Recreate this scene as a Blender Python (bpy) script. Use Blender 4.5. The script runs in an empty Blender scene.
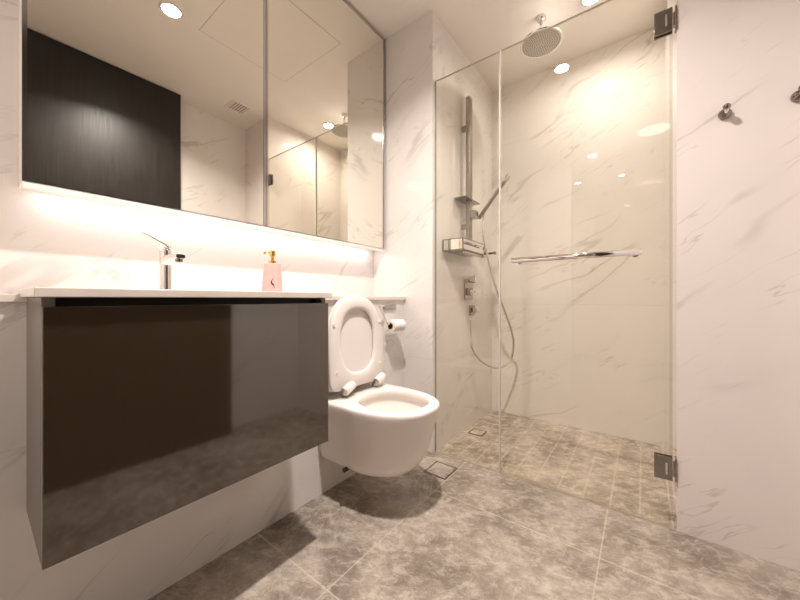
import bpy, bmesh, math, random
from mathutils import Vector, Matrix
random.seed(4)
S = bpy.context.scene
COL = S.collection
PI = math.pi

# ------------------------------------------------------------------ camera, world, exposure, lights
cam_d = bpy.data.cameras.new('camera'); cam = bpy.data.objects.new('camera', cam_d); COL.objects.link(cam)
cam_d.sensor_width = 36; cam_d.lens = 323 / 800 * 36; cam_d.clip_start = 0.02
cam_d.shift_y = -1.5 / 800
YAW = math.atan(243 / 323)
cam.location = (0, 0, 0.86); cam.rotation_euler = (PI / 2, 0, -(PI / 2 - YAW))
S.camera = cam
w = bpy.data.worlds.new('world'); S.world = w; w.use_nodes = True
w.node_tree.nodes['Background'].inputs[0].default_value = (1.0, 0.86, 0.74, 1)
w.node_tree.nodes['Background'].inputs[1].default_value = 0.25
S.view_settings.view_transform = 'Standard'; S.view_settings.look = 'None'
S.view_settings.exposure = 0.62; S.view_settings.gamma = 1
try:
    S.cycles.use_denoising = True
    S.cycles.max_bounces = 14; S.cycles.diffuse_bounces = 6; S.cycles.glossy_bounces = 8
    S.cycles.transparent_max_bounces = 24; S.cycles.transmission_bounces = 10
    S.cycles.sample_clamp_indirect = 6.0
except Exception:
    pass

CEIL = 2.465
E_MAIN, E_SHOWER, E_HALL, E_SPOT, E_LED = 21.5, 4.2, 0.35, 1.0, 0.33

def area(name, loc, size, energy, color, rot=(0, 0, 0), shape='DISK', size_y=None, spread=None, parent=None):
    d = bpy.data.lights.new(name, 'AREA'); d.shape = shape; d.size = size
    if size_y: d.size_y = size_y
    d.energy = energy; d.color = color
    if spread: d.spread = spread
    o = bpy.data.objects.new(name, d); COL.objects.link(o); o.location = loc; o.rotation_euler = rot
    if parent: o.parent = parent
    return o

# ------------------------------------------------------------------ materials
def mat(name, base=(0.8, 0.8, 0.8), rough=0.5, metal=0.0, **kw):
    m = bpy.data.materials.new(name); m.use_nodes = True
    b = m.node_tree.nodes['Principled BSDF']
    b.inputs['Base Color'].default_value = (*base, 1); b.inputs['Roughness'].default_value = rough
    b.inputs['Metallic'].default_value = metal
    for k, v in kw.items(): b.inputs[k.replace('_', ' ')].default_value = v
    return m

class NT:
    def __init__(s, m): s.t = m.node_tree; s.n = s.t.nodes; s.l = s.t.links
    def new(s, typ, **kw):
        n = s.n.new(typ)
        for k, v in kw.items(): setattr(n, k, v)
        return n
    def link(s, a, b): s.l.new(a, b)
    def math(s, op, a, b=None, c=None, clamp=False):
        n = s.n.new('ShaderNodeMath'); n.operation = op; n.use_clamp = clamp
        for i, v in enumerate((a, b, c)):
            if v is None: continue
            if isinstance(v, (int, float)): n.inputs[i].default_value = v
            else: s.l.new(v, n.inputs[i])
        return n.outputs[0]
    def ss(s, v, a, b, oa=0.0, ob=1.0):
        n = s.n.new('ShaderNodeMapRange'); n.interpolation_type = 'SMOOTHSTEP'
        s.l.new(v, n.inputs[0])
        for i, x in zip((1, 2, 3, 4), (a, b, oa, ob)): n.inputs[i].default_value = x
        return n.outputs[0]
    def comb(s, x, y, z=0.0):
        n = s.n.new('ShaderNodeCombineXYZ')
        for i, v in enumerate((x, y, z)):
            if isinstance(v, (int, float)): n.inputs[i].default_value = v
            else: s.l.new(v, n.inputs[i])
        return n.outputs[0]
    def noise(s, vec, scale, detail=4, rough=0.5, dist=0.0):
        n = s.n.new('ShaderNodeTexNoise'); n.inputs['Scale'].default_value = scale
        n.inputs['Detail'].default_value = detail; n.inputs['Roughness'].default_value = rough
        n.inputs['Distortion'].default_value = dist
        s.l.new(vec, n.inputs['Vector']); return n.outputs['Fac']
    def mix(s, f, a, b):
        n = s.n.new('ShaderNodeMix'); n.data_type = 'RGBA'
        if isinstance(f, (int, float)): n.inputs[0].default_value = f
        else: s.l.new(f, n.inputs[0])
        for i, v in ((6, a), (7, b)):
            if isinstance(v, tuple): n.inputs[i].default_value = (*v, 1)
            else: s.l.new(v, n.inputs[i])
        return n.outputs[2]

def line_mask(N, v, offset, period, width):
    """1 on thin joints at offset + k*period along v"""
    a = N.math('SUBTRACT', v, offset)
    a = N.math('DIVIDE', a, period)
    f = N.math('SUBTRACT', a, N.math('ROUND', a))
    f = N.math('MULTIPLY', N.math('ABSOLUTE', f), period)
    return N.ss(f, width * 0.5, width * 0.9, 1.0, 0.0)

def make_marble(name, base, vein, angle=34, seed=0.0, joints=(), rough=0.05, strength=1.0, spec=0.5):
    m = mat(name, base, rough); N = NT(m); b = N.n['Principled BSDF']
    b.inputs['Specular IOR Level'].default_value = spec
    g = N.new('ShaderNodeNewGeometry'); sp = N.new('ShaderNodeSeparateXYZ'); N.link(g.outputs['Position'], sp.inputs[0])
    x, y, z = sp.outputs
    u = N.math('SUBTRACT', x, y)
    ca, sa = math.cos(math.radians(angle)), math.sin(math.radians(angle))
    al = N.math('ADD', N.math('MULTIPLY', u, ca), N.math('MULTIPLY', z, sa))
    pe = N.math('SUBTRACT', N.math('MULTIPLY', z, ca), N.math('MULTIPLY', u, sa))
    iso = N.comb(al, pe, seed)
    warp = N.math('MULTIPLY', N.math('SUBTRACT', N.noise(iso, 2.2, 4, 0.5), 0.5), 0.17)
    pe2 = N.math('ADD', pe, warp)
    p1 = N.comb(N.math('MULTIPLY', al, 0.42), N.math('MULTIPLY', pe2, 2.3), seed + 3.1)
    n1 = N.noise(p1, 1.5, 3, 0.45)
    d1 = N.math('ABSOLUTE', N.math('SUBTRACT', n1, 0.5))
    v1 = N.ss(d1, 0.0, 0.016, 1.0, 0.0)
    m1 = N.ss(N.noise(iso, 2.6, 2, 0.5), 0.47, 0.66)
    v1 = N.math('MULTIPLY', v1, m1)
    halo = N.math('MULTIPLY', N.ss(d1, 0.0, 0.085, 1.0, 0.0), N.ss(N.noise(iso, 1.7, 3, 0.5), 0.42, 0.7))
    p2 = N.comb(N.math('MULTIPLY', al, 0.7), N.math('MULTIPLY', pe2, 5.0), seed + 9.7)
    n2 = N.noise(p2, 1.9, 4, 0.55)
    d2 = N.math('ABSOLUTE', N.math('SUBTRACT', n2, 0.52))
    v2 = N.math('MULTIPLY', N.ss(d2, 0.0, 0.012, 1.0, 0.0), N.ss(N.noise(N.comb(al, pe, seed + 20), 4.2, 2, 0.5), 0.46, 0.64))
    f = N.math('ADD', N.math('MULTIPLY', v1, 0.36 * strength), N.math('MULTIPLY', halo, 0.07 * strength))
    f = N.math('ADD', f, N.math('MULTIPLY', v2, 0.34 * strength), clamp=True)
    cloud = N.ss(N.noise(iso, 1.1, 4, 0.6), 0.35, 0.7)
    c0 = N.mix(cloud, base, tuple(c * 0.965 for c in base))
    col = N.mix(f, c0, vein)
    src = {'u': u, 'z': z}
    for ax, off, per, wd in joints:
        k = N.math('MULTIPLY', line_mask(N, src[ax], off, per, wd), 0.30)
        col = N.mix(k, col, (0.62, 0.57, 0.52))
    N.link(col, b.inputs['Base Color'])
    return m

def make_floor(name, lines, seed=0.0, rough=0.24, tint=1.0):
    m = mat(name, (0.3, 0.26, 0.22), rough); N = NT(m); b = N.n['Principled BSDF']
    g = N.new('ShaderNodeNewGeometry'); sp = N.new('ShaderNodeSeparateXYZ'); N.link(g.outputs['Position'], sp.inputs[0])
    x, y, z = sp.outputs
    pos = N.comb(x, y, seed)
    big = N.noise(pos, 3.2, 7, 0.7, 0.3)
    mid = N.noise(N.comb(N.math('MULTIPLY', x, 1.35), N.math('ADD', y, N.math('MULTIPLY', x, 0.5)), seed), 17.0, 10, 0.82, 0.3)
    fine = N.noise(pos, 55.0, 4, 0.7, 0.4)
    t = lambda c: tuple(v * tint for v in c)
    col = N.mix(N.ss(big, 0.36, 0.66), t((0.200, 0.162, 0.128)), t((0.44, 0.378, 0.318)))
    col = N.mix(N.math('MULTIPLY', N.ss(mid, 0.44, 0.68), 0.60), col, t((0.60, 0.525, 0.45)))
    col = N.mix(N.math('MULTIPLY', N.ss(mid, 0.50, 0.32), 0.5), col, t((0.14, 0.11, 0.085)))
    col = N.mix(N.math('MULTIPLY', N.ss(fine, 0.45, 0.75), 0.35), col, t((0.17, 0.14, 0.115)))
    vn = N.noise(N.comb(x, y, seed + 5), 3.3, 5, 0.6, 1.0)
    vein = N.math('MULTIPLY', N.ss(N.math('ABSOLUTE', N.math('SUBTRACT', vn, 0.5)), 0.0, 0.012, 1.0, 0.0), 0.32)
    col = N.mix(vein, col, t((0.60, 0.55, 0.49)))
    vn = N.noise(N.comb(x, y, seed + 15), 7.0, 4, 0.6, 0.8)
    vein = N.math('MULTIPLY', N.ss(N.math('ABSOLUTE', N.math('SUBTRACT', vn, 0.5)), 0.0, 0.01, 1.0, 0.0), 0.12)
    col = N.mix(vein, col, t((0.62, 0.57, 0.50)))
    src = {'x': x, 'y': y}
    for ax, off, per, wd, k in lines:
        col = N.mix(N.math('MULTIPLY', line_mask(N, src[ax], off, per, wd), k), col, (0.66, 0.58, 0.48))
    N.link(col, b.inputs['Base Color'])
    N.link(N.ss(mid, 0.3, 0.7, rough * 0.8, rough * 1.35), b.inputs['Roughness'])
    return m

def make_glass(name, tint, refl=1.0):
    m = bpy.data.materials.new(name); m.use_nodes = True; N = NT(m)
    for n in list(N.n):
        if n.type != 'OUTPUT_MATERIAL': N.n.remove(n)
    out = N.n['Material Output']
    tr = N.new('ShaderNodeBsdfTransparent'); tr.inputs[0].default_value = (*tint, 1)
    gl = N.new('ShaderNodeBsdfGlossy'); gl.inputs['Roughness'].default_value = 0.0
    fr = N.new('ShaderNodeFresnel'); fr.inputs[0].default_value = 1.5
    geo = N.new('ShaderNodeNewGeometry')
    front = N.math('SUBTRACT', 1.0, geo.outputs['Backfacing'])
    f = N.math('MULTIPLY', N.math('MULTIPLY', fr.outputs[0], 1.7 * refl), front, clamp=True)
    mx = N.new('ShaderNodeMixShader'); N.link(f, mx.inputs[0]); N.link(tr.outputs[0], mx.inputs[1]); N.link(gl.outputs[0], mx.inputs[2])
    N.link(mx.outputs[0], out.inputs[0])
    return m

def make_emit(name, color, strength):
    m = mat(name, (0.9, 0.9, 0.9), 0.4); b = m.node_tree.nodes['Principled BSDF']
    b.inputs['Emission Color'].default_value = (*color, 1); b.inputs['Emission Strength'].default_value = strength
    return m

def make_door_wood(name):
    m = mat(name, (0.02, 0.015, 0.012), 0.33); N = NT(m); b = N.n['Principled BSDF']
    g = N.new('ShaderNodeNewGeometry'); sp = N.new('ShaderNodeSeparateXYZ'); N.link(g.outputs['Position'], sp.inputs[0])
    x, y, z = sp.outputs
    n = N.noise(N.comb(N.math('MULTIPLY', x, 170.0), y, N.math('MULTIPLY', z, 5.0)), 1.0, 4, 0.6)
    N.link(N.mix(N.ss(n, 0.35, 0.7), (0.010, 0.007, 0.006), (0.019, 0.014, 0.011)), b.inputs['Base Color'])
    N.link(N.ss(n, 0.3, 0.7, 0.33, 0.40), b.inputs['Roughness'])
    bp = N.new('ShaderNodeBump'); bp.inputs['Strength'].default_value = 0.06; bp.inputs['Distance'].default_value = 0.001
    N.link(n, bp.inputs['Height']); N.link(bp.outputs[0], b.inputs['Normal'])
    return m

def make_noisy(name, base, rough, scale, amt, metal=0.0):
    m = mat(name, base, rough, metal); N = NT(m); b = N.n['Principled BSDF']
    g = N.new('ShaderNodeNewGeometry')
    n = N.noise(g.outputs['Position'], scale, 4, 0.6)
    N.link(N.mix(N.math('MULTIPLY', N.ss(n, 0.3, 0.7), 1.0), base, tuple(c * (1 - amt) for c in base)), b.inputs['Base Color'])
    return m

MARBLE = make_marble('white_marble', (0.80, 0.765, 0.735), (0.33, 0.295, 0.265), 33, 0.0,
                     joints=(('z', 0.52, 2.4, 0.003),), strength=1.0)
MARBLE_R = make_marble('white_marble_right', (0.82, 0.755, 0.72), (0.36, 0.31, 0.275), 36, 5.6, strength=1.05)
MARBLE_SH = make_marble('white_marble_shower', (0.85, 0.81, 0.76), (0.40, 0.35, 0.30), 30, 7.0,
                        joints=(('z', 0.82, 1.2, 0.003),))
STONE = make_noisy('white_stone', (0.80, 0.73, 0.66), 0.18, 14, 0.05)
PAINT = make_noisy('ceiling_paint', (0.86, 0.81, 0.75), 0.75, 3, 0.03)
HALLPAINT = make_noisy('hall_paint', (0.75, 0.66, 0.60), 0.7, 3, 0.03)
FLOOR = make_floor('grey_marble_tile', (('x', 0.632, 0.62, 0.0032, 0.55), ('y', 0.115, 0.63, 0.0032, 0.5)))
SHFLOOR = make_floor('grey_marble_strip', (('y', 0.01, 0.1, 0.005, 0.62),), seed=4.0, tint=1.35)
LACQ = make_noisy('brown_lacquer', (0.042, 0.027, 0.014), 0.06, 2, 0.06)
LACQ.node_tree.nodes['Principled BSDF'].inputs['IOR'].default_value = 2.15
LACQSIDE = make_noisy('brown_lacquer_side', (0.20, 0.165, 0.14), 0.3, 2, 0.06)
DARK = make_noisy('dark_recess', (0.012, 0.010, 0.009), 0.5, 5, 0.1)
CERAMIC = make_noisy('white_ceramic', (0.86, 0.80, 0.76), 0.07, 3, 0.02)
SEATM = make_noisy('white_plastic', (0.82, 0.775, 0.735), 0.22, 3, 0.02)
CHROME = make_noisy('chrome', (0.86, 0.84, 0.82), 0.06, 6, 0.03, 1.0)
BRUSHED = make_noisy('brushed_steel', (0.40, 0.375, 0.34), 0.28, 40, 0.12, 1.0)
SATIN = make_noisy('satin_chrome', (0.46, 0.435, 0.40), 0.22, 20, 0.06, 1.0)
DARKMET = make_noisy('dark_chrome', (0.30, 0.27, 0.25), 0.16, 20, 0.1, 1.0)
FRAME = make_noisy('polished_aluminium', (0.58, 0.56, 0.54), 0.12, 12, 0.05, 1.0)
MIRROR = mat('mirror_glass', (0.92, 0.895, 0.825), 0.0, 1.0)
GOLD = make_noisy('gold', (0.86, 0.55, 0.16), 0.18, 10, 0.08, 1.0)
PINK = make_noisy('pink_bottle', (0.80, 0.44, 0.42), 0.35, 14, 0.06)
BLACK = make_noisy('black_print', (0.02, 0.02, 0.02), 0.4, 10, 0.1)
PAPER = make_noisy('toilet_paper', (0.88, 0.84, 0.78), 0.9, 60, 0.05)
CARD = make_noisy('brown_card', (0.22, 0.14, 0.06), 0.8, 30, 0.1)
GLASS = make_glass('shower_glass', (0.99, 0.985, 0.96))
SEAL = make_glass('clear_seal', (0.93, 0.92, 0.88), 1.5)
EDGE = make_noisy('glass_edge', (0.30, 0.32, 0.24), 0.12, 12, 0.1)
EDGET = make_noisy('ground_glass_edge', (0.62, 0.60, 0.52), 0.15, 12, 0.08)
EDGEL = make_noisy('polished_glass_edge', (0.60, 0.57, 0.52), 0.2, 12, 0.05)
WHITEMET = make_noisy('white_lacquered_metal', (0.86, 0.83, 0.80), 0.3, 8, 0.03)
DOORW = make_door_wood('dark_stained_oak')
GROOVE = make_noisy('shadow_gap', (0.58, 0.52, 0.46), 0.8, 8, 0.05)
GROUTD = make_noisy('dark_groove', (0.05, 0.04, 0.032), 0.5, 8, 0.1)
SPRAY = make_noisy('spray_plate', (0.62, 0.585, 0.53), 0.3, 20, 0.06)
NOZZLE = make_noisy('grey_silicone', (0.16, 0.145, 0.125), 0.5, 20, 0.1)
LAMP_W = make_emit('lamp_lens', (1.0, 0.93, 0.84), 30)
LAMP_H = make_emit('hall_lamp_lens', (1.0, 0.72, 0.55), 3)
LED_M = make_emit('led_diffuser', (1.0, 0.93, 0.92), 6)

# ------------------------------------------------------------------ mesh helpers
def link(name, bm, m, parent=None, smooth=False, bevel=0.0, seg=2, angle=40):
    me = bpy.data.meshes.new(name); bmesh.ops.recalc_face_normals(bm, faces=bm.faces)
    bm.to_mesh(me); bm.free()
    o = bpy.data.objects.new(name, me); COL.objects.link(o)
    me.materials.append(m)
    if smooth:
        for p in me.polygons: p.use_smooth = True
    if bevel:
        md = o.modifiers.new('bevel', 'BEVEL'); md.width = bevel; md.segments = seg; md.limit_method = 'ANGLE'
        md.angle_limit = math.radians(angle)
        for p in me.polygons: p.use_smooth = True
        wn = o.modifiers.new('wn', 'WEIGHTED_NORMAL'); wn.keep_sharp = True
    if parent is not None:
        o.parent = parent
        o.matrix_parent_inverse = Matrix.Translation(-parent.location)
    return o

def box(bm, x0, x1, y0, y1, z0, z1, M=None):
    vs = [bm.verts.new(Vector((x, y, z)) if M is None else M @ Vector((x, y, z)))
          for x in (x0, x1) for y in (y0, y1) for z in (z0, z1)]
    for f in ((0, 1, 3, 2), (4, 6, 7, 5), (0, 4, 5, 1), (2, 3, 7, 6), (0, 2, 6, 4), (1, 5, 7, 3)):
        bm.faces.new([vs[i] for i in f])

def B(*a, **k):
    bm = bmesh.new(); box(bm, *a, **k); return bm

def loft(bm, rings, cap0=True, cap1=True, close=True):
    R = [[bm.verts.new(p) for p in r] for r in rings]
    n = len(R[0])
    for a, b in zip(R, R[1:]):
        for i in range(n if close else n - 1):
            j = (i + 1) % n
            bm.faces.new((a[i], a[j], b[j], b[i]))
    if cap0: bm.faces.new(R[0][::-1])
    if cap1: bm.faces.new(R[-1])

def tube(bm, pts, radii, n=16, cap=True):
    pts = [Vector(p) for p in pts]
    if not hasattr(radii, '__len__'): radii = [radii] * len(pts)
    up = None; rings = []
    for i, p in enumerate(pts):
        a = pts[max(i - 1, 0)]; b = pts[min(i + 1, len(pts) - 1)]
        d = (b - a).normalized()
        if up is None:
            up = d.orthogonal().normalized()
        up = (up - d * up.dot(d)).normalized()
        s = d.cross(up)
        rings.append([p + (up * math.cos(t) + s * math.sin(t)) * radii[i] for t in [2 * PI * k / n for k in range(n)]])
    loft(bm, rings, cap, cap)

def lathe(bm, prof, origin, axis='z', n=32, M=None, cap=True):
    """prof: list (r, h) revolved round axis through origin"""
    rings = []
    ox, oy, oz = origin
    for r, h in prof:
        ring = []
        for k in range(n):
            t = 2 * PI * k / n; a, b = r * math.cos(t), r * math.sin(t)
            if axis == 'z': p = Vector((ox + a, oy + b, oz + h))
            elif axis == 'x': p = Vector((ox + h, oy + a, oz + b))
            else: p = Vector((ox + a, oy + h, oz + b))
            ring.append(p)
        rings.append(ring)
    loft(bm, rings, cap, cap)

def smooth_pts(P, n=8):
    """Catmull-Rom through P"""
    P = [Vector(p) for p in P]; Q = [P[0] * 2 - P[1]] + P + [P[-1] * 2 - P[-2]]
    out = []
    for i in range(1, len(Q) - 2):
        a, b, c, d = Q[i - 1:i + 3]
        for k in range(n):
            t = k / n
            out.append(0.5 * ((2 * b) + (c - a) * t + (2 * a - 5 * b + 4 * c - d) * t * t + (3 * b - a - 3 * c + d) * t ** 3))
    out.append(P[-1]); return out

def thing(name, label, cat, loc, group=None):
    o = bpy.data.objects.new(name, None); COL.objects.link(o); o.location = loc
    o.empty_display_size = 0.05
    o['label'] = label; o['category'] = cat
    if group: o['group'] = group
    return o
def tag(o, label, cat, group=None):
    o['label'] = label; o['category'] = cat
    if group: o['group'] = group
    return o
def struct(name, bm, m, bevel=0):
    o = link(name, bm, m, bevel=bevel); o['kind'] = 'structure'; return o

# ------------------------------------------------------------------ the setting
XG = 1.575           # plane of the shower screen
YS, YR = 0.936, -0.10 # shower side walls
XB = 2.43            # shower back wall
YL, YU = 1.13, 1.37  # ledge front, upper vanity wall
YO = -0.47           # wall opposite the vanity
XE = -0.12           # entry wall
struct('floor', B(XE, 1.57, YO, YL, -0.06, 0.0), FLOOR)
bm = bmesh.new(); box(bm, 1.582, XB, YR, YS, -0.06, -0.003)
struct('floor_shower', bm, SHFLOOR)
struct('trim_sill', B(1.57, 1.582, YR, YS, -0.06, 0.001), make_noisy('sill_stone', (0.40, 0.335, 0.275), 0.3, 12, 0.1))
struct('ceiling', B(XE, XB, YO, YU, CEIL, CEIL + 0.06), PAINT)
struct('wall_left', B(XE - 0.1, 1.545, YU, YU + 0.08, 0.8, CEIL), MARBLE)
struct('wall_left_lower', B(XE - 0.1, 1.545, YL, YU + 0.08, -0.06, 0.852), MARBLE)
struct('wall_pillar', B(1.545, XB + 0.08, YS, YU + 0.08, -0.06, CEIL), MARBLE)
struct('wall_back', B(XB, XB + 0.08, YO, YS, -0.06, CEIL), MARBLE_SH)
struct('wall_right', B(1.57, XB, YO - 0.08, YR, -0.06, CEIL), MARBLE_R)
struct('wall_opposite', B(XE - 0.1, 1.57, YO - 0.08, YO, -0.06, CEIL), MARBLE)
struct('trim_ledge', B(XE, 1.544, YL - 0.012, YU, 0.852, 0.870), STONE, 0.0015)
# entry wall with the doorway the camera stands in
bm = bmesh.new()
box(bm, XE - 0.1, XE, 0.52, YL, -0.06, 0.852); box(bm, XE - 0.1, XE, 0.52, YU, 0.870, CEIL)
box(bm, XE - 0.1, XE, YO, -0.40, -0.06, CEIL)
box(bm, XE - 0.1, XE, -0.40, 0.52, 2.40, CEIL)
struct('wall_entry', bm, MARBLE)
# the hall beyond the doorway
struct('floor_hall', B(-2.6, XE, -1.2, 1.5, -0.06, -0.001), FLOOR)
struct('ceiling_hall', B(-2.6, XE - 0.1, -1.2, 1.5, CEIL, CEIL + 0.06), HALLPAINT)
struct('wall_hall_back', B(-2.68, -2.6, -1.2, 1.5, -0.06, CEIL), HALLPAINT)
struct('wall_hall_left', B(-2.6, XE - 0.1, 1.5, 1.58, -0.06, CEIL), HALLPAINT)
struct('wall_hall_right', B(-2.6, XE - 0.1, -1.28, -1.2, -0.06, CEIL), HALLPAINT)

# door leaf folded open against the opposite wall
t = thing('bathroom_door', 'black stained wooden door standing open against the wall, seen in the mirror', 'door', (0.14, -0.378, 0.0))
link('door_leaf', B(0.13, 0.993, -0.398, -0.358, 0.008, 2.458), DOORW, t, bevel=0.002)
for z in (0.3, 1.2, 2.15):
    bm = bmesh.new(); lathe(bm, [(0.007, -0.05), (0.007, 0.05)], (0.122, -0.378, z)); link('door_hinge', bm, SATIN, t, smooth=False)

# ------------------------------------------------------------------ large pieces: vanity
VX0, VX1, VY, VZ0, VZ1 = 0.077, 0.736, 0.86, 0.372, 0.862
t = thing('vanity_cabinet', 'dark brown glossy wall hung vanity cabinet under the white counter', 'cabinet', (0.405, YL, VZ0))
bm = bmesh.new()
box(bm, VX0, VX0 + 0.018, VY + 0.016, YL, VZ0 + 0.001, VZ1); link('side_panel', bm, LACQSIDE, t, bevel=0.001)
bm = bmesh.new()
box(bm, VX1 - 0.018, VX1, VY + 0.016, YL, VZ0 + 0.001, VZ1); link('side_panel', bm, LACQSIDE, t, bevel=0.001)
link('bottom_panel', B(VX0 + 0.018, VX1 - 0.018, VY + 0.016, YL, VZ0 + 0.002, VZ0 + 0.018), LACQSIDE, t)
link('finger_recess', B(VX0 + 0.018, VX1 - 0.018, VY + 0.05, VY + 0.056, 0.80, VZ1), DARK, t)
link('drawer_front', B(VX0, VX1, VY, VY + 0.0155, VZ0, 0.845), LACQ, t, bevel=0.0015)

bm = bmesh.new()
bx0, bx1 = 0.066, 0.742
# slab (front over the cabinet, thin back leaf over the ledge)
for (x0, x1, y0, y1, z0, z1) in ((bx0, bx1, 0.846, YL - 0.0125, 0.8625, 0.880), (bx0, 0.905, YL - 0.0125, YU - 0.001, 0.8705, 0.880)):
    box(bm, x0, x1, y0, y1, z0, z1)
ct = link('countertop', bm, STONE, bevel=0.0015)
tag(ct, 'cream white stone counter slab on top of the brown vanity', 'countertop')

# mirror cabinet
MY, MX0, MX1, MZ0, MZ1 = 1.27, 0.079, 1.528, 1.145, 2.454
t = thing('mirror_cabinet', 'wide two door mirror cabinet with thin metal frame above the vanity', 'mirror cabinet', (0.8, YU, MZ0))
bm = bmesh.new(); box(bm, MX0, MX1, MY + 0.022, YU - 0.001, MZ0 + 0.018, MZ1)
link('cabinet_body', bm, WHITEMET, t, bevel=0.001)
bm = bmesh.new(); box(bm, MX0, MX1, MY + 0.001, MY + 0.021, MZ0, MZ0 + 0.016)
link('bottom_lip', bm, WHITEMET, t, bevel=0.002)
link('led_strip', B(MX0 + 0.03, MX1 - 0.03, 1.318, 1.332, MZ0 + 0.0145, MZ0 + 0.0178), LED_M, t)
seam = 0.749
for (x0, x1) in ((MX0, seam - 0.001), (seam + 0.001, MX1)):
    fw, z0, z1 = 0.009, MZ0 + 0.018, MZ1
    pane = link('mirror_door', B(x0 + fw, x1 - fw, MY + 0.0025, MY + 0.020, z0 + 0.004, z1 - fw), MIRROR, t)
    bm = bmesh.new()
    box(bm, x0, x0 + fw, MY, MY + 0.021, z0, z1); box(bm, x1 - fw, x1, MY, MY + 0.021, z0, z1)
    box(bm, x0 + fw, x1 - fw, MY, MY + 0.021, z0, z0 + 0.004); box(bm, x0 + fw, x1 - fw, MY, MY + 0.021, z1 - fw, z1)
    link('frame', bm, FRAME, pane)
area('led_light', (0.8, 1.325, MZ0 + 0.0135), 1.36, E_LED, (1.0, 0.88, 0.92), shape='RECTANGLE', size_y=0.014)

# ------------------------------------------------------------------ shower screen and door
GZ0, GZ1 = 0.012, 2.082
t = thing('shower_screen', 'fixed clear glass shower panel between the marble wall and glass door', 'glass panel', (XG, 0.75, 0))
link('glass_pane', B(XG - 0.005, XG + 0.005, 0.570, YS - 0.002, 0.002, GZ1), GLASS, t)
link('edge', B(XG - 0.0055, XG + 0.0055, YS - 0.0045, YS - 0.0005, 0.002, GZ1), EDGE, t)
link('seal_strip', B(XG - 0.006, XG + 0.006, 0.562, 0.5695, 0.002, GZ1), EDGEL, t)
o = link('top_edge', B(XG - 0.0052, XG + 0.0052, 0.570, YS - 0.0045, GZ1, GZ1 + 0.001), EDGET, t)

t = thing('shower_door', 'frameless clear glass shower door with two square hinges and towel bar', 'glass door', (XG, YR, 0))
D0, D1 = -0.078, 0.556
link('glass_pane', B(XG - 0.005, XG + 0.005, D0, D1, GZ0, GZ1), GLASS, t)
link('top_edge', B(XG - 0.0052, XG + 0.0052, D0, D1, GZ1, GZ1 + 0.001), EDGET, t)
link('seal_strip', B(XG - 0.003, XG + 0.003, D0 - 0.010, D0 - 0.0005, GZ0, GZ1), SEAL, t)
link('bottom_seal', B(XG - 0.004, XG + 0.004, D0, D1, 0.004, GZ0 - 0.0002), SEAL, t)
for zc in (0.226, 1.898):
    bm = bmesh.new()
    for s in (-1, 1):
        xa, xb = sorted((XG + s * 0.0055, XG + s * 0.013))
        box(bm, xa, xb, -0.034 + 0.0, -0.088 + 0.0, zc - 0.043, zc + 0.043)
    h = link('hinge', bm, DARKMET, t, bevel=0.001)
    bm = bmesh.new(); box(bm, XG - 0.0045, XG + 0.0045, -0.090, -0.098, zc - 0.028, zc + 0.028)
    box(bm, XG - 0.014, XG + 0.014, -0.0945, -0.0995, zc - 0.043, zc + 0.043)
    k = link('wall_plate', bm, DARKMET, h, bevel=0.0006)
    bm = bmesh.new(); lathe(bm, [(0.0035, -0.022), (0.0035, 0.022)], (XG - 0.0125, -0.070, zc), n=14)
    k = link('hinge_pin', bm, CHROME, h)
# towel bar fixed to the door glass
bm = bmesh.new()
XBAR = XG - 0.062
tube(bm, [(XBAR, 0.487, 1.036), (XBAR, 0.22, 1.036), (XBAR, 0.004, 1.036)], 0.0125, 24)
hb = link('towel_bar', bm, CHROME, t, smooth=True)
for y in (0.466, 0.025):
    bm = bmesh.new(); lathe(bm, [(0.009, -0.055), (0.009, -0.003), (0.014, -0.002), (0.014, 0.0)], (XG - 0.0055, y, 1.036), 'x', 20)
    k = link('bar_mount', bm, CHROME, t, bevel=0.0006)

# ------------------------------------------------------------------ toilet
TX, TZ = 1.078, 0.43
def dring(cx, hw, yb, yf, z, n=48, e=2.35, rf=0.30):
    """D shaped outline: straight sides from yb forward, superellipse front ending at yf (yf<yb). rf=length of curved part"""
    pts = []
    ys = yf + rf
    m = n - 10
    for k in range(m + 1):
        a = PI * k / m
        c, s_ = math.cos(a), math.sin(a)
        px = hw * math.copysign(abs(c) ** (2 / e), c); py = -rf * abs(s_) ** (2 / e)
        pts.append(Vector((cx + px, ys + py, z)))
    # sides back to the wall (left side then back then right side)
    for k in range(1, 9): pts.append(Vector((cx - hw, ys + (yb - ys) * k / 8, z)))
    for k in range(1, 10): pts.append(Vector((cx - hw + 2 * hw * k / 10, yb, z)))
    for k in range(8, 0, -1): pts.append(Vector((cx + hw, ys + (yb - ys) * k / 8, z)))
    return pts
def oring(cx, cy, rx, ry, z, n, e=2.3):
    """oval ring with as many points as dring, same angular order"""
    pts = []
    m = n
    ref = dring(cx, 0.19, YL - 0.003, 0.645, z)
    for p in ref:
        a = math.atan2((p.y - cy) / 1.25, p.x - cx); c, s_ = math.cos(a), math.sin(a)
        r = (abs(c) ** e + abs(s_) ** e) ** (-1 / e)
        pts.append(Vector((cx + rx * c * r, cy + ry * s_ * r, z)))
    return pts
t = thing('toilet', 'white wall hung toilet bowl with its seat and lid raised', 'toilet', (TX, YL, 0.15))
bm = bmesh.new(); yb = YL - 0.001
outer = []
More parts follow.
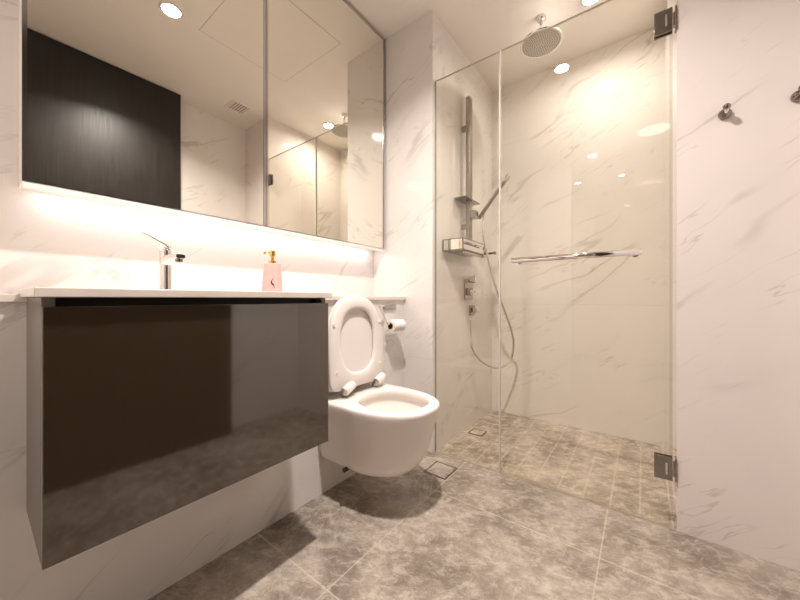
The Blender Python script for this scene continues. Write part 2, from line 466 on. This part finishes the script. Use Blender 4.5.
for z, hw, yf, rf in ((0.150, 0.085, 0.860, 0.13), (0.1505, 0.120, 0.810, 0.17), (0.156, 0.142, 0.772, 0.20), (0.170, 0.156, 0.742, 0.22), (0.195, 0.164, 0.722, 0.235),
                      (0.24, 0.171, 0.702, 0.25), (0.30, 0.179, 0.682, 0.265), (0.36, 0.186, 0.666, 0.275),
                      (0.395, 0.190, 0.657, 0.28), (0.415, 0.192, 0.651, 0.285), (0.424, 0.1915, 0.6515, 0.285), (0.4285, 0.188, 0.655, 0.282), (0.430, 0.183, 0.660, 0.278)):
    outer.append(dring(TX, hw, yb, yf, z, rf=rf))
cy = 0.845
n = len(outer[0])
inner = []
for z, rx, ry in ((0.430, 0.142, 0.152), (0.4285, 0.138, 0.148), (0.423, 0.135, 0.145), (0.402, 0.134, 0.144), (0.399, 0.146, 0.156),
                  (0.37, 0.140, 0.148), (0.33, 0.118, 0.125), (0.29, 0.092, 0.098), (0.26, 0.062, 0.07), (0.25, 0.03, 0.035)):
    inner.append(oring(TX, cy, rx, ry, z, n))
loft(bm, outer + inner)
bo = link('bowl', bm, CERAMIC, t, smooth=True)
# water at the bottom of the bowl
bm = bmesh.new(); lathe(bm, [(0.070, 0.0), (0.070, 0.001)], (TX, cy, 0.268), n=32)
link('water', bm, mat('water', (0.75, 0.74, 0.70), 0.02), t)
# side bolt cap
bm = bmesh.new(); lathe(bm, [(0.009, -0.02), (0.009, 0.004), (0.006, 0.0065)], (TX - 0.153, 0.965, 0.166), 'x', 16)
o = link('bolt_cap', bm, BLACK, t); o['label'] = 'small dark bolt hole'

# seat and lid raised: built in a local frame u (width), v (height along the leaning plane), w (thickness, towards the room)
lean = math.radians(3.0)
hinge_o = Vector((TX, 1.052, 0.462))
def SP(u, v, wv):
    return hinge_o + Vector((u, v * math.sin(lean) - wv * math.cos(lean), v * math.cos(lean) + wv * math.sin(lean) * 0))
def LOWER(hw, vs, v0):
    c = 0.04
    a = [(-hw, vs + (v0 + c - vs) * k / 7) for k in range(1, 8)]
    a += [(-hw + c * (1 - math.cos(t)), v0 + c * (1 - math.sin(t))) for t in (PI / 8, PI / 4, 3 * PI / 8, PI / 2)]
    b = [(-x, y) for x, y in a][::-1]
    return a + [(-(hw - c) + 2 * (hw - c) * k / 9, v0) for k in range(1, 9)] + b
def seat_ring(hw, v0, v1, wv, n=56, e=2.3, rf=0.25):
    """D outline, flat at the hinge end v0, rounded at v1"""
    pts = []; vs = v1 - rf; m = n - 10
    for k in range(m + 1):
        a = PI * k / m; c, s_ = math.cos(a), math.sin(a)
        pts.append((hw * math.copysign(abs(c) ** (2 / e), c), vs + rf * abs(s_) ** (2 / e)))
    lo = LOWER(hw, vs, v0)
    return [SP(u, v, wv) for u, v in pts + lo]
def hole_ring(cv, ru, rv, wv, off=0.0, n=56):
    ref = []
    hw, v0, v1 = 0.178, 0.0, 0.41
    out = []
    m = n - 10; vs = v1 - 0.25
    base = [(hw * math.copysign(abs(math.cos(PI * k / m)) ** (2 / 2.3), math.cos(PI * k / m)), vs + 0.25 * abs(math.sin(PI * k / m)) ** (2 / 2.3)) for k in range(m + 1)]
    base += LOWER(hw, vs, v0)
    for u, v in base:
        a = math.atan2((v - cv) / 1.3, u - off); c, s_ = math.cos(a), math.sin(a)
        e = 2.5; r = (abs(c) ** e + abs(s_) ** e) ** (-1 / e)
        out.append(SP(off + ru * c * r, cv + rv * s_ * r, wv))
    return out
# seat ring (its underside faces the room)
bm = bmesh.new()
rings = [hole_ring(0.205, 0.110, 0.146, -0.001), seat_ring(0.172, 0.006, 0.404, -0.001), seat_ring(0.177, 0.002, 0.409, 0.004), seat_ring(0.178, 0.0, 0.41, 0.012),
         seat_ring(0.174, 0.003, 0.406, 0.016), hole_ring(0.205, 0.124, 0.160, 0.0175), hole_ring(0.205, 0.112, 0.148, 0.015), hole_ring(0.205, 0.107, 0.143, 0.009), hole_ring(0.205, 0.110, 0.146, -0.001)]
loft(bm, rings, False, False); bmesh.ops.remove_doubles(bm, verts=bm.verts, dist=1e-5)
link('seat', bm, SEATM, t, smooth=True)
# rubber buffers on the seat underside
for (u, v) in ((-0.150, 0.285), (0.150, 0.285), (-0.14, 0.08), (0.14, 0.08)):
    bm = bmesh.new()
    a = SP(u, v, 0.0155); b = SP(u, v, 0.021)
    tube(bm, [a, b], [0.008, 0.007], 12); link('buffer', bm, SEATM, t)
# lid behind it
bm = bmesh.new()
rings = [seat_ring(0.170, 0.004, 0.405, -0.020), seat_ring(0.179, 0.0, 0.413, -0.016), seat_ring(0.180, -0.002, 0.415, -0.006), seat_ring(0.177, 0.0, 0.412, -0.003)]
loft(bm, rings, True, True)
link('lid', bm, SEATM, t, smooth=True, bevel=0.001)
for s in (-1, 1):
    hx = TX + s * 0.098 + 0.012
    bm = bmesh.new(); lathe(bm, [(0.020, 0.0), (0.020, 0.004), (0.012, 0.006), (0.012, 0.02)], (hx, 1.050, TZ), n=20)
    h = link('hinge', bm, SATIN, t, bevel=0.0008)
    bm = bmesh.new()
    a = Vector((hx - 0.022 + s * 0.006, 1.026, 0.458)); b = Vector((hx + 0.042 + s * 0.006, 1.034, 0.478))
    d = (b - a)
    tube(bm, [a, a + d * 0.04, a + d * 0.5, a + d * 0.94, b], [0.016, 0.020, 0.0205, 0.019, 0.014], 20)
    k = link('hinge_cover', bm, SEATM, h, smooth=True)
    bm = bmesh.new(); tube(bm, [a - d.normalized() * 0.003, a + d.normalized() * 0.004], [0.0165, 0.018], 20)
    k = link('end_ring', bm, SATIN, h, smooth=False)

# ------------------------------------------------------------------ ceiling fittings
def downlight(loc, rad, lab, energy, color, lens, spread=None, size=None):
    t = thing('downlight', lab, 'ceiling light', loc)
    bm = bmesh.new()
    lathe(bm, [(rad * 0.98, 0.0), (rad * 1.22, 0.0), (rad * 1.25, -0.004), (rad * 1.0, -0.007), (rad * 0.98, 0.0)], loc, n=40, cap=False)
    link('trim_ring', bm, WHITEMET, t, smooth=True)
    bm = bmesh.new(); lathe(bm, [(rad * 0.97, 0.0), (rad * 0.97, -0.003)], loc, n=40); link('lens', bm, lens, t)
    area('lamp_light', (loc[0], loc[1], loc[2] - 0.009), rad * 1.8, energy, color, spread=spread)
    return t
downlight((0.67, 0.45, CEIL), 0.045, 'round ceiling downlight in front of the vanity, seen reflected in the mirror', E_MAIN, (1.0, 0.91, 0.855), LAMP_W, math.radians(138))
downlight((1.99, 0.22, CEIL), 0.040, 'round ceiling downlight inside the shower, beside the rain shower head', E_SHOWER, (1.0, 0.93, 0.85), LAMP_W, math.radians(165))
downlight((-0.76, -0.08, CEIL), 0.13, 'large round warm hall lamp, its pinkish oval reflected in the shower door', E_HALL, (1.0, 0.78, 0.68), LAMP_H, math.radians(150))
downlight((-1.95, 0.22, CEIL), 0.035, 'small hall downlight nearer the middle of the hall, reflected in the shower door', E_SPOT, (1.0, 0.80, 0.70), LAMP_W, math.radians(140))
downlight((-1.92, 0.72, CEIL), 0.040, 'small hall downlight nearer the hall side wall, reflected in the shower door', E_SPOT, (1.0, 0.84, 0.74), LAMP_W, math.radians(140))

t = thing('ceiling_vent', 'small square slatted air vent in the ceiling, seen in the mirror', 'vent', (1.35, -0.165, CEIL))
bm = bmesh.new(); vx0, vx1, vy0, vy1 = 1.285, 1.41, -0.235, -0.10
for a in ((vx0 - .014, vx0, vy0 - .014, vy1 + .014), (vx1, vx1 + .014, vy0 - .014, vy1 + .014), (vx0, vx1, vy0 - .014, vy0), (vx0, vx1, vy1, vy1 + .014)):
    box(bm, *a, CEIL - 0.007, CEIL)
link('frame', bm, PAINT, t, bevel=0.001)
link('backing', B(vx0, vx1, vy0, vy1, CEIL - 0.0015, CEIL), DARK, t)
for k in range(6):
    xx = vx0 + 0.0105 + k * 0.0208
    M = Matrix.Translation((xx, 0, CEIL - 0.005)) @ Matrix.Rotation(0.5, 4, 'Y')
    bm = bmesh.new(); box(bm, -0.006, 0.006, vy0, vy1, -0.0007, 0.0007, M=M); link('slat', bm, PAINT, t)

t = thing('access_panel', 'square flush access panel in the ceiling, seen in the mirror', 'ceiling panel', (1.11, 0.73, CEIL))
link('panel', B(0.823, 1.397, 0.428, 1.022, CEIL - 0.0015, CEIL), PAINT, t)
bm = bmesh.new()
for a in ((0.819, 0.823, 0.424, 1.026), (1.397, 1.401, 0.424, 1.026), (0.823, 1.397, 0.424, 0.428), (0.823, 1.397, 1.022, 1.026)):
    box(bm, *a, CEIL - 0.0008, CEIL)
link('gap', bm, GROOVE, t)

# ------------------------------------------------------------------ rain shower
RX, RY = 1.957, 0.465
t = thing('rain_shower', 'large round chrome rain shower head hanging from the ceiling', 'shower head', (RX, RY, CEIL))
bm = bmesh.new(); lathe(bm, [(0.026, 0.0), (0.026, -0.012), (0.020, -0.022), (0.012, -0.028)], (RX, RY, CEIL), n=28); link('ceiling_rose', bm, CHROME, t, smooth=True)
bm = bmesh.new(); lathe(bm, [(0.0095, -0.02), (0.0095, -0.12)], (RX, RY, CEIL), n=20); link('arm', bm, CHROME, t, smooth=True)
bm = bmesh.new(); lathe(bm, [(0.016, -0.112), (0.020, -0.120), (0.020, -0.128), (0.030, -0.132), (0.100, -0.138), (0.110, -0.142), (0.113, -0.147), (0.110, -0.151)], (RX, RY, CEIL), n=64)
hd = link('head', bm, CHROME, t, smooth=True, bevel=0.0005)
bm = bmesh.new(); lathe(bm, [(0.105, -0.1505), (0.103, -0.1525)], (RX, RY, CEIL), n=64)
k = link('spray_face', bm, SPRAY, hd)
bm = bmesh.new()
for i in range(1, 9):
    rr = 0.0118 * i
    for j in range(i * 6):
        a = 2 * PI * j / (i * 6)
        lathe(bm, [(0.0027, 0), (0.0020, -0.002)], (RX + rr * math.cos(a), RY + rr * math.sin(a), CEIL - 0.1525), n=6)
k = link('nozzles', bm, NOZZLE, hd); k['kind'] = 'stuff'

# ------------------------------------------------------------------ shower fittings on the side wall
t = thing('shower_rail', 'tall flat metal shower rail on the side wall with small shelf', 'shower rail', (1.91, YS, 1.7))
bm = bmesh.new(); box(bm, 1.888, 1.932, 0.872, 0.900, 1.2045, 2.14); link('rail', bm, BRUSHED, t, bevel=0.004)
for z in (1.95, 1.32):
    link('wall_bracket', B(1.900, 1.925, 0.901, YS - 0.0005, z - 0.016, z + 0.016), SATIN, t, bevel=0.002)
link('shelf', B(1.800, 2.012, 0.856, YS - 0.001, 1.478, 1.484), DARKMET, t, bevel=0.001)
bm = bmesh.new(); box(bm, 1.893, 1.948, 0.838, 0.873, 1.366, 1.416)
hl = link('holder', bm, SATIN, t, bevel=0.004)
bm = bmesh.new(); lathe(bm, [(0.014, 0.0), (0.015, 0.003), (0.015, 0.008), (0.012, 0.010)], (1.948, 0.852, 1.392), 'x', 20)
k = link('clamp_knob', bm, CHROME, hl, smooth=True)

# hand shower
t = thing('hand_shower', 'slim chrome stick hand shower held slanting on the rail', 'hand shower', (1.955, 0.84, 1.40))
a = Vector((1.972, 0.830, 1.395)); b = Vector((1.972, 0.655, 1.610)); d = b - a
bm = bmesh.new(); tube(bm, [a - d * 0.10, a, a + d * 0.10, a + d * 0.55, a + d * 0.85, a + d], [0.009, 0.013, 0.012, 0.0115, 0.0125, 0.011], 20)
link('handle', bm, SATIN, t, smooth=True)
bm = bmesh.new()
nrm = Vector((0, -0.775, -0.63)).normalized()
M = Matrix.Translation(a + d * 0.93) @ nrm.to_track_quat('Z', 'Y').to_matrix().to_4x4()
rr = []
for r_, h_ in ((0.012, -0.012), (0.022, -0.008), (0.024, 0.004), (0.021, 0.009)):
    rr.append([M @ Vector((r_ * math.cos(2 * PI * k / 24), r_ * 1.15 * math.sin(2 * PI * k / 24), h_)) for k in range(24)])
loft(bm, rr); link('spray_head', bm, CHROME, t, smooth=True)

# hose
pts = [(1.940, 0.890, 0.728), (1.937, 0.885, 0.625), (1.919, 0.870, 0.545), (1.991, 0.840, 0.454), (2.143, 0.790, 0.389), (2.258, 0.740, 0.425), (2.255, 0.715, 0.539), (2.207, 0.710, 0.626), (2.136, 0.720, 0.737), (2.034, 0.750, 0.908), (1.992, 0.780, 1.061), (1.984, 0.810, 1.203), (1.987, 0.825, 1.308), (2.016, 0.830, 1.419)]
bm = bmesh.new(); tube(bm, smooth_pts(pts, 10), 0.0065, 12)
hs = link('shower_hose', bm, make_noisy('hose_metal', (0.60, 0.56, 0.50), 0.4, 30, 0.05, 0.7), smooth=True)
tag(hs, 'flexible metal shower hose hanging in a loop below the hand shower', 'hose')

# basket / mixer shelf
t = thing('shower_caddy', 'chrome rectangular shower shelf box with side knob on the wall', 'shower shelf', (1.87, YS, 1.20))
X0, X1, Y0, Y1 = 1.652, 1.958, 0.802, YS - 0.001
Zt, Zb = 1.203, 1.135
bm = bmesh.new()
for z0, z1 in ((Zt - 0.005, Zt), (Zb, Zb + 0.005)):
    box(bm, X0, X1, Y0, Y0 + 0.008, z0, z1); box(bm, X0, X0 + 0.008, Y0 + 0.008, Y1, z0, z1); box(bm, X1 - 0.008, X1, Y0 + 0.008, Y1, z0, z1)
    box(bm, X0 + 0.008, X1 - 0.008, Y1 - 0.008, Y1, z0, z1)
for (x, y) in ((X0, Y0), (X1 - .008, Y0), (X0, Y1 - .008), (X1 - .008, Y1 - .008)):
    box(bm, x, x + 0.008, y, y + 0.008, Zb + 0.0052, Zt - 0.0052)
link('frame', bm, DARKMET, t, bevel=0.001)
link('front_rail', B(X0 + 0.0085, X1 - 0.0085, Y0 + 0.001, Y0 + 0.006, Zt - 0.020, Zt - 0.0055), CHROME, t)
link('front_panel', B(X0 + 0.0085, X1 - 0.0085, Y0 + 0.002, Y0 + 0.006, Zb + 0.0055, Zt - 0.036), CHROME, t)
link('side_panel', B(X0 + 0.002, X0 + 0.006, Y0 + 0.0085, Y1 - 0.0085, Zb + 0.0055, Zt - 0.0055), CHROME, t)
link('base', B(X0 + 0.0085, X1 - 0.0085, Y0 + 0.0085, Y1 - 0.0085, Zb + 0.001, Zb + 0.004), DARKMET, t)
link('dark_backing', B(X0 + 0.03, X1 - 0.03, Y0 + 0.02, Y1 - 0.02, Zb + 0.0042, Zt - 0.020), DARKMET, t, bevel=0.003)  # dark block added behind the front slot, stands in for the shade inside
link('lower_rail', B(X0 + 0.05, X1 + 0.03, Y0 + 0.010, Y0 + 0.026, Zb - 0.016, Zb - 0.001), SATIN, t, bevel=0.002)
t2 = thing('shower_control', 'chrome cylinder knob at the far end of the shower shelf', 'shower knob', (2.06, YS, 1.15))
link('body', B(1.985, 2.045, 0.815, YS - 0.001, 1.137, 1.183), CHROME, t2, bevel=0.004)
bm = bmesh.new(); lathe(bm, [(0.022, 0.0), (0.027, 0.003), (0.027, 0.060), (0.024, 0.066)], (2.046, 0.842, 1.160), 'x', 24); link('knob', bm, CHROME, t2, smooth=True, bevel=0.001)
bm = bmesh.new(); lathe(bm, [(0.008, 0.0), (0.008, -0.030), (0.011, -0.032), (0.011, -0.042)], (2.075, 0.815, 1.160), 'y', 18); link('grip', bm, DARKMET, t2, smooth=True)

# concealed valve
t = thing('shower_valve', 'chrome square shower mixer plate with round knob and lever', 'shower valve', (1.99, YS, 0.93))
link('plate', B(1.935, 2.055, YS - 0.012, YS - 0.0005, 0.852, 0.985), SATIN, t, bevel=0.005)
bm = bmesh.new(); lathe(bm, [(0.022, 0.0), (0.022, -0.03), (0.026, -0.032), (0.026, -0.052), (0.022, -0.056)], (1.99, YS - 0.012, 0.985), 'y', 28); link('knob', bm, CHROME, t, smooth=True, bevel=0.001)
bm = bmesh.new(); lathe(bm, [(0.026, 0.0), (0.026, -0.035), (0.022, -0.040)], (1.99, YS - 0.012, 0.905), 'y', 28); link('lever_base', bm, CHROME, t, smooth=True)
link('lever', B(1.975, 2.10, YS - 0.062, YS - 0.048, 0.895, 0.915), CHROME, t, bevel=0.004)

t = thing('hose_outlet', 'small square chrome hose outlet below the shower mixer', 'hose outlet', (2.055, YS, 0.775))
link('plate', B(2.02, 2.09, YS - 0.010, YS - 0.0005, 0.745, 0.815), SATIN, t, bevel=0.003)
link('elbow', B(2.037, 2.073, YS - 0.046, YS - 0.010, 0.765, 0.80), CHROME, t, bevel=0.004)

# ------------------------------------------------------------------ floor drains
def drain(x0, x1, y0, y1, z, lab, m):
    t = thing('floor_drain', lab, 'floor drain', ((x0 + x1) / 2, (y0 + y1) / 2, z))
    bm = bmesh.new(); a = 0.004
    for q in ((x0, x1, y0, y0 + a), (x0, x1, y1 - a, y1), (x0, x0 + a, y0 + a, y1 - a), (x1 - a, x1, y0 + a, y1 - a)): box(bm, *q, z, z + 0.0012)
    link('gap', bm, GROUTD, t)
    a2 = 0.009; bm = bmesh.new()
    for q in ((x0 + a, x1 - a, y0 + a, y0 + a2), (x0 + a, x1 - a, y1 - a2, y1 - a), (x0 + a, x0 + a2, y0 + a2, y1 - a2), (x1 - a2, x1 - a, y0 + a2, y1 - a2)): box(bm, *q, z, z + 0.002)
    link('steel_rim', bm, SATIN, t)
    link('tile_insert', B(x0 + a2, x1 - a2, y0 + a2, y1 - a2, z, z + 0.0018), m, t)
drain(1.352, 1.482, 0.748, 0.872, 0.0, 'square tile insert floor drain beside the toilet outside the shower', FLOOR)
drain(1.918, 2.012, 0.805, 0.900, -0.003, 'small square tile insert floor drain inside the shower', SHFLOOR)

# ------------------------------------------------------------------ robe hooks
def hook(y, z, lab):
    t = thing('robe_hook', lab, 'hook', (1.57, y, z), 'robe hooks on the right wall')
    bm = bmesh.new(); lathe(bm, [(0.0175, 0.0), (0.0178, -0.006), (0.016, -0.012), (0.012, -0.016), (0.006, -0.018), (0.005, -0.022)], (1.57, y, z), 'x', 28); link('rose', bm, DARKMET, t, smooth=True)
    bm = bmesh.new(); tube(bm, smooth_pts([(1.552, y, z), (1.545, y, z - 0.002), (1.537, y, z - 0.001), (1.533, y, z + 0.004), (1.533, y, z + 0.009)], 6), 0.0055, 14); link('arm', bm, CHROME, t, smooth=True)
    bm = bmesh.new(); lathe(bm, [(0.004, -0.009), (0.009, -0.006), (0.0105, 0.0), (0.009, 0.006), (0.004, 0.009)], (1.533, y, z + 0.010), 'x', 20); link('knob', bm, DARKMET, t, smooth=True)
hook(-0.226, 1.497, 'small chrome robe hook on the right wall, the one nearer the shower door')
hook(-0.392, 1.497, 'small chrome robe hook on the right wall, the one at the photo edge')

# ------------------------------------------------------------------ toilet roll and holder
t = thing('toilet_roll_holder', 'chrome toilet roll holder on the tiled wall beside the raised seat', 'roll holder', (1.40, YL, 0.82))
RZ, RYc = 0.725, 1.075
link('wall_plate', B(1.345, 1.455, YL - 0.010, YL - 0.0005, 0.800, 0.826), SATIN, t, bevel=0.003)
bm = bmesh.new(); tube(bm, smooth_pts([(1.355, YL - 0.008, 0.818), (1.325, 1.10, 0.820), (1.255, 1.075, 0.822), (1.262, 1.070, 0.80), (1.318, RYc, RZ + 0.003), (1.345, RYc, RZ), (1.44, RYc, RZ)], 6), 0.0045, 12)
link('bar', bm, CHROME, t, smooth=True)
t = thing('toilet_roll', 'white toilet paper roll hanging on the chrome holder', 'toilet roll', (1.38, RYc, RZ))
bm = bmesh.new(); lathe(bm, [(0.018, 0.0), (0.032, 0.0), (0.0335, 0.002), (0.0335, 0.098), (0.032, 0.10), (0.018, 0.10), (0.018, 0.0)], (1.342, RYc, RZ - 0.012), 'x', 36, cap=False)
link('paper', bm, PAPER, t, smooth=False, bevel=0.0)
bm = bmesh.new(); lathe(bm, [(0.0178, 0.001), (0.0178, 0.099), (0.0168, 0.099), (0.0168, 0.001), (0.0178, 0.001)], (1.342, RYc, RZ - 0.012), 'x', 24, cap=False); link('core', bm, CARD, t)

# ------------------------------------------------------------------ faucet
FX, FY = 0.358, 1.165
t = thing('basin_faucet', 'chrome single lever basin faucet standing on the counter', 'faucet', (FX, FY, 0.880))
bm = bmesh.new(); lathe(bm, [(0.022, 0.0), (0.022, 0.003), (0.0165, 0.006), (0.016, 0.07), (0.016, 0.118), (0.0165, 0.126), (0.013, 0.130)], (FX, FY, 0.880), n=32); link('body', bm, CHROME, t, smooth=True, bevel=0.0006)
bm = bmesh.new()
rr = []
for y, hw_, z0, z1 in ((FY, 0.014, 0.956, 0.990), (FY - 0.03, 0.014, 0.966, 0.990), (FY - 0.07, 0.0135, 0.972, 0.990), (FY - 0.105, 0.013, 0.972, 0.988), (FY - 0.118, 0.012, 0.973, 0.986)):
    zc, hz_ = (z0 + z1) / 2, (z1 - z0) / 2
    rr.append([Vector((FX + hw_ * math.copysign(abs(math.cos(a)) ** 0.6, math.cos(a)), y, zc + hz_ * math.copysign(abs(math.sin(a)) ** 0.6, math.sin(a)))) for a in [2 * PI * k / 20 for k in range(20)]])
loft(bm, rr); link('spout', bm, CHROME, t, smooth=True, bevel=0.0008)
bm = bmesh.new(); lathe(bm, [(0.0095, 0.0), (0.0095, -0.008), (0.007, -0.008), (0.007, -0.001)], (FX, FY - 0.105, 0.973), n=20); link('aerator', bm, DARKMET, t)
bm = bmesh.new(); rr = []
for (dx, z, wd, th) in ((0.016, 1.008, 0.012, 0.008), (0.010, 1.014, 0.0150, 0.0120), (-0.004, 1.021, 0.0145, 0.0115), (-0.020, 1.030, 0.013, 0.0095), (-0.038, 1.040, 0.012, 0.0075), (-0.054, 1.048, 0.010, 0.0055), (-0.060, 1.051, 0.006, 0.002)):
    ring = []
    for k in range(16):
        a = 2 * PI * k / 16
        ring.append(Vector((FX + dx - th * 0.45 * math.sin(a), FY + wd * math.cos(a), z + th * math.sin(a))))
    rr.append(ring)
loft(bm, rr); link('lever', bm, CHROME, t, smooth=True)

# ------------------------------------------------------------------ soap bottle
BX, BY = 0.720, 1.175
t = thing('soap_dispenser', 'pink soap dispenser bottle with gold pump on the counter', 'soap bottle', (BX, BY, 0.880))
bm = bmesh.new()
lathe(bm, [(0.036, 0.0), (0.0385, 0.003), (0.0385, 0.012), (0.0365, 0.05), (0.0335, 0.09), (0.0322, 0.114), (0.030, 0.1175), (0.012, 0.118)], (BX, BY, 0.880), n=48)
link('bottle', bm, PINK, t, smooth=True, bevel=0.0006)
bm = bmesh.new(); lathe(bm, [(0.0155, 0.117), (0.0155, 0.128), (0.013, 0.131), (0.007, 0.133), (0.007, 0.146), (0.0115, 0.148), (0.012, 0.166), (0.010, 0.169)], (BX, BY, 0.880), n=24)
pm = link('pump', bm, GOLD, t, smooth=True, bevel=0.0005)
dv = Vector((-math.cos(math.radians(25)), 0.3, 0)).normalized()
bm = bmesh.new(); p0 = Vector((BX, BY, 1.040))
tube(bm, smooth_pts([p0, p0 + dv * 0.018 + Vector((0, 0, .003)), p0 + dv * 0.028 + Vector((0, 0, 0.0)), p0 + dv * 0.031 + Vector((0, 0, -0.006))], 5), 0.0042, 12)
k = link('nozzle', bm, GOLD, pm, smooth=True)
# dark printed mark on the bottle, wrapped on its front
ang = math.atan2(-BY, -BX)
def onb(s, h, off=0.0006):
    r = 0.0385 - (h - 0.012) * 0.067 + off
    a = ang + s / r
    return Vector((BX + r * math.cos(a), BY + r * math.sin(a), 0.880 + h))
bm = bmesh.new()
tube(bm, [onb(s, h) for s, h in ((0.006, 0.058), (0.001, 0.055), (-0.003, 0.049), (-0.004, 0.042), (-0.001, 0.036), (0.003, 0.031))], [0.0006, 0.0011, 0.0018, 0.0030, 0.0020, 0.0007], 8)
tube(bm, [onb(s, h) for s, h in ((-0.002, 0.040), (0.003, 0.036), (0.006, 0.030), (0.008, 0.020))], [0.0012, 0.0016, 0.0010, 0.0005], 8)
o = link('emblem', bm, BLACK, t); o['label'] = 'small dark printed emblem'
